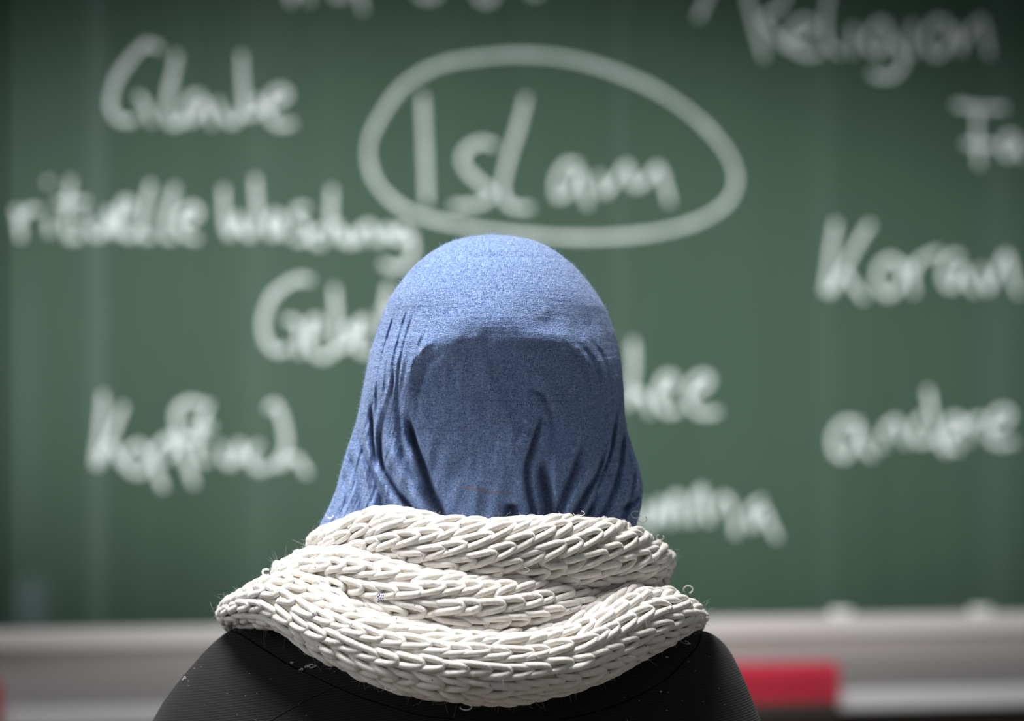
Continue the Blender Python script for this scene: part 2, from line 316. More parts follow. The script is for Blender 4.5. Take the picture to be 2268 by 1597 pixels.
it = [('e', (CX, y0+.008, 1.252), (.074, .080, .080)), ('e', (CX, y0+.025, 1.195), (.066, .070, .080)), ('e', (CX, y0+.055, 1.150), (.036, .034, .030)),
      ('e', (CX, y0+.094, 1.192), (.0115, .016, .011)), ('t', [(CX, y0+.090, 1.232), (CX, y0+.103, 1.200)], [.007, .010]),
      ('e', (CX, y0+.086, 1.168), (.021, .010, .0055)), ('e', (CX, y0+.084, 1.159), (.018, .010, .006)),
      ('e', (CX-.03, y0+.075, 1.245), (.022, .014, .009)), ('e', (CX+.03, y0+.075, 1.245), (.022, .014, .009)),
      ('e', (CX-.037, y0+.062, 1.19), (.024, .02, .024)), ('e', (CX+.037, y0+.062, 1.19), (.024, .02, .024)),
      ('e', (CX-.077, y0+.005, 1.215), (.008, .017, .030)), ('e', (CX+.077, y0+.005, 1.215), (.008, .017, .030)),
      ('t', [(CX, y0+.012, 1.18), (CX, y0+.012, 1.10), (CX, y0, 1.02)], [.048, .048, .058]),
      ('e', (CX-.02, y0, .90), (.15, .085, .16)), ('e', (CX-.02, y0, .70), (.125, .085, .17)), ('e', (CX-.02, y0+.01, .56), (.155, .105, .095))]
for s in (-1, 1):
    cx = CX-.025
    it.append(('t', [(cx, y0, 1.02), (cx+s*.10, y0, 1.0), (cx+s*.165, y0, .965)], [.04, .045, .045]))
    it.append(('t', [(cx+s*.17, y0, .96), (cx+s*.19, y0+.02, .83), (cx+s*.20, y0+.05, .70)], [.044, .040, .034]))
    it.append(('t', [(cx+s*.20, y0+.05, .70), (cx+s*.16, y0+.17, .655), (cx+s*.11, y0+.28, .635)], [.034, .031, .022]))
    it.append(('t', [(cx+s*.11, y0+.28, .633), (cx+s*.095, y0+.33, .626)], [.026, .030]))
    for k in range(4):
        o_ = (k-1.5)*.017; L_ = (.062, .072, .068, .052)[k]
        it.append(('t', [(cx+s*(.095-o_), y0+.335, .626), (cx+s*(.092-o_), y0+.335+L_*.5, .627), (cx+s*(.09-o_*.9), y0+.33+L_, .612)], [.0095, .0088, .0075]))
    it.append(('t', [(cx+s*.080, y0+.295, .630), (cx+s*.055, y0+.325, .628), (cx+s*.050, y0+.35, .618)], [.012, .010, .0085]))
    it.append(('t', [(cx+s*.08, y0, .555), (cx+s*.10, y0+.22, .555), (cx+s*.10, y0+.42, .53)], [.085, .078, .058]))
    it.append(('t', [(cx+s*.10, y0+.42, .53), (cx+s*.10, y0+.43, .30), (cx+s*.10, y0+.43, .09)], [.056, .052, .034]))
    it.append(('t', [(cx+s*.10, y0+.42, .055), (cx+s*.105, y0+.52, .035), (cx+s*.107, y0+.60, .03)], [.035, .034, .028]))
person = fuse('person', blobs(it), .005, 3, skin)
tag(person, 'person in a blue headscarf, white knitted scarf and black top seen from behind', 'person')
me_ = Mat('eye', (.7, .68, .65), .2)
for s in (-1, 1):
    bm = bmesh.new(); bmesh.ops.create_uvsphere(bm, u_segments=16, v_segments=10, radius=.0115); me = bpy.data.meshes.new('eye'); bm.to_mesh(me); bm.free()
    o = link('eye', me, me_.m, person); o.location = (CX+s*.031, y0+.073, 1.226)

# ---- black knit top
m = Mat('black_jersey', (.018, .017, .018), .95, sheen=.10, spec=.15)
rib = m.n('ShaderNodeTexWave', bands_direction='Z'); rib.inputs['Scale'].default_value = 1; rib.inputs['Distortion'].default_value = .6; rib.inputs['Detail'].default_value = 2
m.l(m.coords((60, 60, 190), rot=(0, .45, 0)), rib.inputs['Vector']); nz = m.noise((700, 700, 700), detail=3)
m.color(m.mix(m.math('MULTIPLY', m.noise((420, 420, 420), detail=2), .6), m.ramp(rib.outputs['Fac'], [(.2, (.0085, .0078, .008)), (.8, (.019, .018, .0185))]), (.016, .015, .0155)))
m.bump(m.math('ADD', m.math('MULTIPLY', rib.outputs['Fac'], .5), nz), .0003); jersey = m.m
LS = [(1372,640),(1376,570),(1384,530),(1400,500),(1425,468),(1450,446),(1500,402),(1550,364),(1597,336),(1650,318),(1720,304),(1800,300)]
RS = [(1372,1470),(1389,1520),(1400,1575),(1418,1600),(1445,1621),(1510,1652),(1570,1675),(1597,1687),(1650,1702),(1720,1712),(1800,1716)]
def loft():
    rows = []; na = 96
    for py in list(np.arange(1330, 1366, 12))+list(np.arange(1366, 1440, 5))+list(np.arange(1440, 1800, 15)):
        xl_ = np.interp(py, [1330]+[a for a, _ in LS], [800]+[b for _, b in LS]); xr_ = np.interp(py, [1330]+[a for a, _ in RS], [1370]+[b for _, b in RS])
        dpt = np.interp(py, [1330, 1372, 1400, 1450, 1500, 1600, 1800], [.048, .052, .062, .082, .098, .112, .118])
        a = np.arange(na)/na*2*PI; sn, cs = np.sin(a), np.cos(a); n_ = 2.0
        k = 1/(np.abs(sn)**n_+np.abs(cs)**n_)**(1/n_)
        c_ = (xl_+xr_)/2; hw = (xr_-xl_)/2; d = DP-dpt*cs*k*(1 if True else 1)
        d = np.where(cs < 0, DP-dpt*.95*cs*k, d)
        px = c_+hw*sn*k; rows.append(np.stack([(px-W/2)/F*DP, d, np.full(na, CZ-(py-H/2)/F*DP)], 1))
    zl = rows[-1][0, 2]
    for z_, sc_ in ((zl-.05, .86), (zl-.14, .72), (zl-.28, .68), (zl-.40, .74)):
        r_ = rows[-1].copy() if False else rows[len(rows)-1].copy(); r0 = base_row if 'base_row' in globals() else None
        c_ = last.mean(0) if (last := rows[lastidx] if (lastidx := 27) < len(rows) else rows[-1]) is not None else None
        r_ = last.copy(); r_[:, 0] = c_[0]+(last[:, 0]-c_[0])*sc_; r_[:, 2] = z_; rows.append(r_)
    V = np.vstack(rows); n = len(rows); i = np.arange(n-1)[:, None]*na; j = np.arange(na)[None]; k = (j+1) % na
    Q = np.stack([i+j, i+k, i+na+k, i+na+j], -1).reshape(-1, 4).tolist()
    Q.append(list(range(na))); Q.append([(n-1)*na+t for t in range(na)][::-1]); return V, Q
V, Q = loft(); mb = MB(); mb.add(V, Q)
ax = [(330+115, 1716-100)]
sl = []
for px in (478, 1555):
    s = -1 if px < 1000 else 1; cx = CX-.025; p0 = pt(px, 1665)
    sl.append(('t', [tuple(p0), (cx+s*.205, y0+.015, .85), (cx+s*.215, y0+.05, .715)], [.047, .050, .043]))
    sl.append(('t', [(cx+s*.215, y0+.05, .715), (cx+s*.165, y0+.17, .660), (cx+s*.122, y0+.265, .638)], [.043, .039, .031]))
b2 = blobs(sl); mb.add(b2.v, b2.f)
top = fuse('sweater', mb, .005, 4, jersey, person)
tag(top, 'black ribbed jersey top over the shoulders')
bvh = BVHTree.FromPolygons([v.co[:] for v in top.data.vertices], [list(p_.vertices) for p_ in top.data.polygons])
def hit(px, py, bv=None):
    d = Vector(P(px, py, 1))-Vector((0, 0, CZ)); d.normalize(); r = (bv or bvh).ray_cast(Vector((0, 0, CZ)), d); return r[0], r[1]
m = Mat('black_seam', (.002, .002, .002), .95, spec=.05); seamm = m.m
def seam(pts, r, mt, name='seam', lift=0, par=None):
    pp = []
    for a in smooth_pts(pts, 8):
        h, n_ = hit(*a)
        if h: pp.append(np.array(h+n_*lift))
    if len(pp) > 3:
        V, Q = tube(pp, r, 6); return link(name, npmesh(name, V, Q), mt, par or top)
seam([(478,1392),(505,1396),(532,1405),(565,1426),(602,1450),(640,1473),(668,1486)], .0006, seamm)
seam([(668,1486),(705,1503),(740,1520),(800,1545),(870,1567),(933,1585),(1000,1592)], .0004, seamm)
seam([(1552,1404),(1545,1430),(1515,1465),(1475,1505),(1430,1532),(1370,1560),(1300,1582),(1240,1594)], .0005, seamm)
# raised fold on the back panel (a turned seam)
m = Mat('jersey_fold', (.02, .019, .02), .95, sheen=.15); foldm = m.m
seam([(598,1597),(640,1572),(680,1550),(715,1534),(742,1519)], .0010, jersey, 'seam_ridge', -.0004)
m = Mat('lint', (.8, .78, .76), .9); lintm = m.m
parts = []
def curl(px, py, r, n=10, turns=1.1, rad=.00022, bv=None, lift=.0012):
    h, n_ = hit(px, py, bv)
    if not h: return
    t = np.linspace(0, turns*2*PI, n); a0 = random.random()*6
    u = Vector((1, 0, 0)); v = n_.cross(u).normalized(); u = v.cross(n_)
    pp = [np.array(h+n_*(lift+.0006*math.sin(k*2))+u*(r*math.cos(k+a0)*(1+.3*k/6))+v*(r*.6*math.sin(k+a0))) for k in t]
    parts.append(tube(pp, rad, 5))
for k in range(45):
    px = random.choice([random.uniform(360, 760), random.uniform(1350, 1660)]); py = random.uniform(1400, 1597); curl(px, py, random.uniform(.0003, .0006), 6, .5, .00006)
for px, py, r in ((688,1477,.002),(694,1478,.0022),(680,1479,.0015),(668,1485,.0012),(648,1470,.001),(1522,1426,.0018),(1476,1458,.0007),(1462,1533,.0005),(410,1505,.0015)):
    curl(px, py, r, 12, 1.2, .00022)
V, Q = merge(parts); tag(link('lint', npmesh('lint', V, Q), lintm, top), 'specks of white lint', kind='stuff')

# ---- blue headscarf
HL = [(521,1090),(523,1055),(528,1022),(536,995),(550,968),(570,939),(595,912),(620,891),(665,861),(720,839),(780,820),(840,808),(900,797),(935,789),(965,779),(1010,764),(1050,753),(1085,744),(1120,730),(1155,712),(1195,694),(1225,715),(1270,790)]
HR = [(521,1090),(523,1130),(528,1162),(536,1190),(550,1220),(570,1250),(595,1277),(625,1303),(680,1340),(740,1363),(800,1376),(860,1382),(920,1384),(958,1390),(1000,1404),(1040,1417),(1080,1424),(1120,1421),(1150,1414),(1195,1400),(1225,1385),(1270,1350)]
def prof(tab, y):                  # smooth interpolation with a round top
    a = np.array(tab, float); yy, xx = a[:, 0], a[:, 1]; s = np.sqrt(yy-520.5); return np.interp(np.sqrt(np.maximum(y-520.5, .2)), s, xx)
rows = 430; cb, cf = 470, 120
tt = np.linspace(0, 1, rows); ys = 521+(1270-521)*(tt*.75+.25*tt**2); ys[0] = 521.05
ys[:40] = 521.05+(ys[40]-521.05)*(np.linspace(0, 1, 41)[:40])**2
thb = np.linspace(-PI/2, PI/2, cb+1); tf = np.linspace(PI/2, 3*PI/2, cf+1)[1:-1]; th = np.concatenate([thb, tf]); nc = len(th)
Y2, T2 = np.meshgrid(ys, th, indexing='ij')
gk = np.ones(9)/9
def sm(a): return np.convolve(np.pad(a, 4, 'edge'), gk, 'valid')
xL = sm(prof(HL, ys))[:, None]; xR = sm(prof(HR, ys))[:, None]; xL[:8] = prof(HL, ys)[:8, None]; xR[:8] = prof(HR, ys)[:8, None]
xm = np.interp(ys, [520, 900, 1270], [1090, 1090, 1070])[:, None]
sn, cs = np.sin(T2), np.cos(T2)
hwid = np.where(sn < 0, xm-xL, xR-xm)
PXX = xm+hwid*sn
YK = Y2-(95*np.abs((PXX-1095)/250)**2.5+20*vn(PXX/75, Y2/120)+9*vn(PXX/24, Y2/30, 4, 4))*sst(640, 735, Y2)*(1-sst(800, 1000, Y2))
def dep(y, tab):
    a = np.array(tab, float); return np.interp(np.sqrt(np.maximum(y-520.5, 0)), np.sqrt(a[:, 0]-520.5), a[:, 1])
bb = dep(YK, [(521,.002),(525,.018),(535,.034),(555,.052),(590,.071),(640,.088),(690,.0990),(715,.1030),(735,.1045),(752,.1042),(772,.1018),(795,.0975),(835,.0905),(880,.084),(950,.077),(1040,.070),(1140,.067),(1270,.072)])
bf = dep(ys, [(521,.002),(525,.018),(535,.034),(560,.054),(600,.073),(660,.088),(740,.097),(850,.096),(950,.094),(1020,.085),(1080,.078),(1270,.085)])
bb = np.apply_along_axis(lambda a: sm(sm(sm(a))), 0, bb); bf = sm(bf)[:, None]
# below the ears the wrap narrows at the back while the side drapes stand wide
nexp = np.interp(ys, [520, 700, 900, 1000, 1150], [2.0, 2.05, 2.1, 2.0, 1.9])[:, None]
kk = 1/(np.abs(sn)**nexp+np.abs(cs)**nexp)**(1/nexp)
DD = np.where(cs > 0, DP-bb*cs*kk, DP-bf*cs*kk); PXX = xm+hwid*sn*kk
wt = sst(.02, .35, cs)
off = np.zeros_like(DD)
mm = .001
def seg(poly, k=6):
    p = smooth_pts(poly, k); best = np.full(PXX.shape, 1e9); sg = np.zeros(PXX.shape); par = np.zeros(PXX.shape); L = len(p)-1
    for i in range(L):
        a, b = p[i], p[i+1]; d = b-a; l2 = (d**2).sum()+1e-9
        t = np.clip(((PXX-a[0])*d[0]+(Y2-a[1])*d[1])/l2, 0, 1)
        dx = PXX-a[0]-t*d[0]; dy = Y2-a[1]-t*d[1]; ds = np.hypot(dx, dy); mk = ds < best
        best = np.where(mk, ds, best); sg = np.where(mk, np.sign(d[0]*(Y2-a[1])-d[1]*(PXX-a[0])), sg); par = np.where(mk, (i+t)/L, par)
    return best, sg, par
def groove(poly, w0, w1, d, t0=.25, t1=0, asym=0):
    global off
    D, S, U = seg(poly); wd = w0+(w1-w0)*U; fade = (sst(0, t0, U) if t0 else 1)*(1-sst(1-t1, 1, U) if t1 else 1)
    if d >= 5*mm: d = d*1.8; wd = wd*.88
    elif abs(d) >= 1.8*mm: d = d*1.5
    wd = wd*np.where(S > 0, 1+asym, 1-asym)
    off = off+d*fade*np.exp(-(D/wd)**2)
def stepf(poly, wd, d, side, reach=90, t0=.3):
    global off
    D, S, U = seg(poly); fade = sst(0, t0, U)
    off = off+d*fade*np.where(S*side > 0, sst(0, wd, D)*np.exp(-(D/reach)**2), 0)
# centre panel edges
groove([(905,905),(914,940),(926,984),(941,1028),(958,1080),(984,1142)], 7, 15, 14*mm, .3, 0, .35)
groove([(1200,905),(1190,940),(1176,985),(1164,1028),(1168,1085),(1180,1142)], 6, 9, 8*mm, .3, 0, -.3)
groove([(1196,1000),(1200,1050),(1210,1100),(1214,1145)], 7, 20, 13*mm, .35)
groove([(1133,1105),(1131,1122),(1130,1146)], 13, 17, 12*mm, .3)
groove([(1290,950),(1272,1030),(1250,1085),(1232,1145)], 6, 11, 7*mm, .4)
groove([(1345,960),(1322,1045),(1290,1100),(1268,1145)], 6, 10, 8*mm, .35, 0, .3)
groove([(1366,880),(1356,965),(1345,1015),(1318,1080),(1296,1145)], 5, 8, 7*mm, .3)
stepf([(1372,830),(1370,900),(1362,960),(1345,1020),(1315,1090),(1285,1145)], 10, 8*mm, -1)
groove([(1383,935),(1376,1000),(1362,1070),(1330,1140)], 5, 9, 6*mm, .3)
groove([(1400,1020),(1404,1060),(1392,1110),(1378,1145)], 5, 9, 5*mm, .4)
groove([(1422,1090),(1402,1112),(1380,1125)], 5, 10, 5*mm, .3)
groove([(1387,985),(1395,1030),(1390,1075)], 4, 6, 3*mm, .3, .4)
# ridges on the right lower side
for pl in ([(1310,940),(1297,1030),(1265,1100),(1250,1140)], [(1340,1010),(1310,1090),(1283,1142)], [(1222,960),(1228,1030),(1226,1120)]):
    groove(pl, 8, 8, -3*mm, .4)
groove([(1168,862),(1195,868),(1214,900),(1222,950),(1216,1010)], 6, 9, 3.0*mm, .3, .3)
groove([(1150,985),(1160,965),(1180,958)], 8, 8, -2*mm, .3, .3)
# left
groove([(826,880),(828,940),(832,1000),(846,1050)], 5, 7, 7*mm, .3, .3)
stepf([(797,870),(806,940),(820,1000),(846,1060),(880,1115),(905,1142)], 9, 11*mm, 1)
groove([(850,930),(845,975),(852,1030),(876,1075),(905,1110),(935,1146)], 5, 11, 9*mm, .3)
groove([(882,870),(890,930),(893,985),(905,1040),(925,1090)], 7, 9, 4*mm, .3, .3)
groove([(866,955),(878,1010),(902,1062),(930,1110),(955,1144)], 9, 11, -5*mm, .3)
groove([(915,945),(918,1000),(930,1045),(945,1090)], 8, 9, -5*mm, .4, .2)
groove([(862,890),(850,940),(838,985)], 5, 5, 3*mm, .3, .3)
groove([(770,984),(785,1035),(796,1072),(806,1130)], 5, 6, 3.5*mm, .3); groove([(790,955),(808,1010),(827,1055),(850,1120)], 5, 7, 4.5*mm, .3); groove([(758,1040),(768,1080),(775,1130)], 5, 6, 2*mm, .3)
groove([(760,1010),(773,1060),(784,1130)], 4, 4, -1.5*mm, .3); groove([(800,1000),(815,1060),(828,1130)], 4, 5, -2.5*mm, .3)
# ridge from crown to the left lobe and the transverse fold
groove([(985,752),(945,770),(920,810),(912,860),(916,905)], 8, 9, -2.2*mm, .3, .3)
groove([(1000,775),(955,800),(934,850),(930,900)], 9, 9, 2.2*mm, .3, .3)
groove([(1230,760),(1275,790),(1300,840),(1312,900),(1310,960)], 7, 7, 1.8*mm, .3, .3)
groove([(1262,748),(1303,790),(1328,850),(1336,920),(1328,990)], 6, 6, 2.0*mm, .3, .3)
groove([(1300,745),(1335,800),(1350,870),(1352,930)], 5, 5, 1.8*mm, .3, .3)
groove([(880,765),(940,745),(1020,752),(1120,758),(1220,742),(1300,758)], 14, 14, -1.0*mm, .2, .2)
for i, (xx, yy) in enumerate([(880,690),(868,700),(895,700),(905,720),(858,730)]):
    groove([(xx+18, yy-30), (xx-5, yy+50), (xx-18, yy+120), (xx-26+i*2, yy+210)], 3.2, 4.5, (1.6+.3*i)*mm, .2, .25)
# small parallel wrinkles that follow the outline of the head, and fine cross creases on the crown
qL = PXX-xL; qR = xR-PXX
aL = sst(8, 30, qL)*(1-sst(90, 170, qL))*sst(620, 760, Y2); aR = sst(8, 25, qR)*(1-sst(70, 150, qR))*sst(640, 800, Y2)
off += aL*(1.5*mm*vn(qL/7.5+.8*vn(qL/60, Y2/70), Y2/85)+.5*mm*vn(qL/4, Y2/45, 40, 9))
off += aR*(1.3*mm*vn(qR/7.0+.8*vn(qR/60, Y2/70, 5, 5), Y2/95, 77, 3)+.4*mm*vn(qR/4, Y2/45, 20, 9))
Yc = Y2-.00035*(PXX-1090)**2*np.sign(760-Y2)
off += .16*mm*vn(PXX/110, Yc/4.2, 9, 9)*(1-sst(700, 790, Y2))*sst(540, 580, Y2)
off += .25*mm*vn(PXX/90, Yc/7, 19, 3)*sst(735, 765, Y2)*(1-sst(940, 1000, Y2))+.5*mm*vn(PXX/45, Y2/40, 3, 3)*sst(740, 800, Y2)
off += 1.2*mm*vn(PXX/60, Y2/55, 13, 3)*sst(900, 1000, Y2)
off += 1.5*mm*vn((PXX+.3*Y2)/22, Y2/90, 31, 8)*sst(880, 1000, Y2)
off += 1.3*mm*(1-np.abs(vn((PXX-1090)*(1+.0009*(1145-Y2))/19, Y2/110, 71, 28))*2)*sst(900, 1080, Y2)*sst(60, 150, np.abs(PXX-1075))
off += .8*mm*vn((PXX-1090)/11, Y2/60, 11, 28)*sst(780, 900, Y2)
DD = DD+off*wt
VX = (PXX-W/2)/F*DP; VX = (PXX-W/2)/F*np.where(cs > 0, (DP+DD)/2, DP); VZ = CZ-(Y2-H/2)/F*np.where(cs > 0, DP*.35+DD*.65, DP)*1.0
# keep the silhouettes where the photograph has them (they lie near the mid plane)
VZ = CZ-(Y2-H/2)/F*DP+(Y2-H/2)/F*(DP-DD)*wt*.0
VX = (PXX-W/2)/F*DP
V = np.stack([VX, DD, VZ], -1).reshape(-1, 3)
i = np.arange(rows-1)[:, None]*nc; j = np.arange(nc)[None]; k = (j+1) % nc
Q = np.stack([i+j, i+nc+j, i+nc+k, i+k], -1)
yy = (ys[:-1]+ys[1:])[:, None]/2+0*j; tq = np.abs(np.where(th > PI, th-2*PI, th))[None]+0*yy
openw = np.where(np.abs(yy-845) < 172, .92*np.sqrt(np.clip(1-((yy-845)/172)**2, 0, 1)), 0)
Q = Q[~(PI-tq < openw)].reshape(-1, 4)
Vc = np.vstack([V, V[:nc].mean(0)+[0, 0, .0003]])
hme = npmesh('headscarf', Vc, Q)
bm = bmesh.new(); bm.from_mesh(hme); bm.verts.ensure_lookup_table()
for a in range(nc):
    try: bm.faces.new((bm.verts[a], bm.verts[(a+1) % nc], bm.verts[len(Vc)-1]))
    except ValueError: pass
loose = [v for v in bm.verts if not v.link_faces]; bmesh.ops.delete(bm, geom=loose, context='VERTS'); bm.to_mesh(hme); bm.free()
m = Mat('blue_cotton', (.17, .27, .55), .95, sheen=.32, spec=.12); m.set('Sheen Roughness', .35); m.set('Sheen Tint', (.85, .92, 1, 1))
th1 = m.noise((380, 60, 1700), detail=2, rough=.6); th2 = m.noise((1700, 60, 420), detail=2, rough=.6); sp_ = m.noise((1300, 600, 1300), detail=2, rough=.7)
cl = m.ramp(m.math('MULTIPLY', m.math('ADD', th1, m.math('ADD', th2, sp_)), .3333), [(.37, (.058, .105, .255)), (.49, (.170, .265, .500)), (.62, (.38, .47, .68))])
cr = m.ramp(m.noise((16, 16, 620), detail=4, rough=.6), [(.30, (.35, .35, .42)), (.42, (1, 1, 1))]); cl = m.mix(.45, cl, cr, 'MULTIPLY')
m.color(cl); m.bump(m.math('ADD', th1, m.math('ADD', th2, m.math('MULTIPLY', sp_, .7))), .0009); blue = m.m
hs = link('headscarf', hme, blue, person); tag(hs, 'blue cotton headscarf gathered at the nape')
s_ = hs.modifiers.new('thickness', 'SOLIDIFY'); s_.thickness = .0012; s_.offset = -1
hb = BVHTree.FromPolygons([v.co[:] for v in hme.vertices], [list(p_.vertices) for p_ in hme.polygons])
parts = []
for pl in ([(1012,1078),(1035,1080),(1055,1082),(1078,1088),(1100,1090),(1142,1093)], [(1025,1079),(1060,1086),(1085,1090),(1118,1088)], [(1040,1082),(1070,1085),(1096,1093)]):
    pp = [np.array(h+n_*.0002) for h, n_ in (hit(a[0], a[1], hb) for a in smooth_pts(pl, 5)) if h]; parts.append(tube(pp, .00022, 5))
V, Q = merge(parts); m = Mat('tan_thread', (.30, .22, .22), .9); tag(link('loose_thread', npmesh('loose_thread', V, Q), m.m, hs), 'pulled tan threads')
# fuzz of the cotton along its outline
def fuzz(me, n, lmin, lmax, rad, accept=None, bend=.5):
    nv = len(me.vertices); co_ = np.empty(nv*3, np.float32); me.vertices.foreach_get('co', co_); co_ = co_.reshape(-1, 3)
    no = np.empty(nv*3, np.float32); me.vertex_normals.foreach_get('vector', no); no = no.reshape(-1, 3)
    idx = RNG.integers(0, nv, n*6); idx = idx[no[idx, 1] < .35]
    if accept is not None: idx = idx[accept(co_[idx], no[idx])]
    idx = idx[:n]; p = co_[idx]; nn = no[idx]; k = len(idx); L = RNG.uniform(lmin, lmax, k)[:, None]
    r1 = RNG.normal(size=(k, 3)); r2 = RNG.normal(size=(k, 3)); d = nn+.9*r1*bend; d /= np.linalg.norm(d, axis=1)[:, None]
    pts = [p, p+d*L*.35, p+d*L*.7+r2*L*.15*bend*2, p+d*L*.9+r2*L*.4*bend*2]; V = []
    for t, q_ in enumerate(pts):
        rr = rad*(1-t*.2)
        for a in range(3): V.append(q_+rr*np.array([math.cos(a*2.1), math.sin(a*2.1)*.5, math.sin(a*2.1+.6)]))
    V = np.stack(V, 1).reshape(-1, 3); b = (np.arange(k)*12)[:, None, None]; r = (np.arange(3)*3)[None, :, None]; a = np.arange(3)[None, None]; a2 = (a+1) % 3
    Q = np.stack([b+r+a, b+r+a2, b+r+3+a2, b+r+3+a], -1).reshape(-1, 4); return V, Q
V, Q = fuzz(hme, 9000, .0008, .0026, .00005, lambda p, n_: (p[:, 2] > 1.12)); m = Mat('blue_fuzz', (.32, .42, .66), .9, sheen=.3)
tag(link('fuzz', npmesh('fuzz', V, Q), m.m, hs), kind='stuff')

# ---- white knitted scarf, three turns round the neck
def tab(*p_): a = np.array(p_, float); return a[:, 0], a[:, 1]
ROLLS = [
 dict(cx=1086, A=(1482-688)/2, Bk=.112, T=.024, top=tab((688,1186),(705,1163),(740,1148),(800,1130),(870,1130),(960,1148),(1060,1154),(1200,1146),(1300,1148),(1400,1153),(1445,1172),(1482,1205)),
      bot=tab((688,1226),(740,1235),(830,1256),(940,1280),(1050,1292),(1200,1299),(1320,1304),(1400,1306),(1450,1303),(1482,1278)), shear=-.3, tw=2, rows=0),
 dict(cx=1022, A=(1425-619)/2, Bk=.128, T=.026, top=tab((619,1238),(650,1220),(690,1212),(750,1215),(830,1238),(940,1264),(1050,1276),(1200,1284),(1320,1294),(1425,1306)),
      bot=tab((619,1290),(680,1305),(760,1345),(850,1384),(950,1404),(1060,1415),(1180,1414),(1300,1400),(1380,1375),(1425,1360)), shear=-.2, tw=1, rows=0),
 dict(cx=1027, A=(1553-501)/2, Bk=.150, T=.030, top=tab((501,1335),(525,1305),(560,1282),(600,1268),(645,1282),(740,1330),(850,1368),(1000,1396),(1150,1403),(1280,1385),(1360,1345),(1400,1322),(1450,1301),(1520,1306),(1553,1345)),
      bot=tab((501,1388),(560,1388),(600,1398),(640,1422),(700,1462),(800,1507),(900,1537),(1000,1554),(1100,1560),(1200,1552),(1300,1532),(1400,1492),(1480,1442),(1530,1405),(1553,1392)), shear=.10, tw=0, rows=0)]
m = Mat('cream_wool', (.80, .77, .72), .85, sheen=.25, spec=.2); m.color(m.ramp(m.noise((250, 250, 250), detail=4), [(.3, (.74, .70, .65)), (.7, (.84, .815, .775))]))
m.set('Subsurface Weight', .15); m.set('Subsurface Radius', (.004, .0035, .003)); m.set('Subsurface Scale', 1.0); m.bump(m.noise((900, 900, 900), detail=3), .0004); wool = m.m
m = Mat('wool_core', (.74, .67, .57), .9); core = m.m
def roll_point(R, phi, psi, lift):
    T = R['T']; Aw = R['A']/F*DP-T*.9; B_ = R['Bk']
    x = (R['cx']-W/2)/F*DP+Aw*np.sin(phi); c_ = np.cos(phi); d = DP-np.where(c_ > 0, B_-T*.2, B_*.75)*c_
    px = R['cx']+R['A']*np.sin(phi); dn = d-T*np.maximum(c_, 0)
    tp = np.interp(px, *R['top']); bt = np.interp(px, *R['bot'])
    zt_ = CZ-(tp-H/2)/F*(d*.6+dn*.4); zb_ = CZ-(bt-H/2)/F*(d*.6+dn*.4)
    zc = (zt_+zb_)/2; hh = (zt_-zb_)/2
    fr = np.clip(-c_, 0, 1); zc = zc-fr*.055; hh = hh*(1-fr)+.026*fr
    nx, ny = np.sin(phi), -np.cos(phi)
    n_ = np.stack([nx, ny, 0*nx], -1); ex = 2.25
    cp, sp2 = np.cos(psi), np.sin(psi); k_ = 1/(np.abs(cp)**ex+np.abs(sp2)**ex)**(1/ex)
    lump = 1+.13*vn(phi*3.7+R['cx'], psi*.0+3)
    hz_ = np.maximum(hh-.0022, .006)
    pos = np.stack([x, d, zc], -1)+n_*((T-.002)*cp*k_*lump+lift*cp)[..., None]+np.array([0, 0, 1.])*((hz_*sp2*k_)+lift*sp2)[..., None]
    return pos
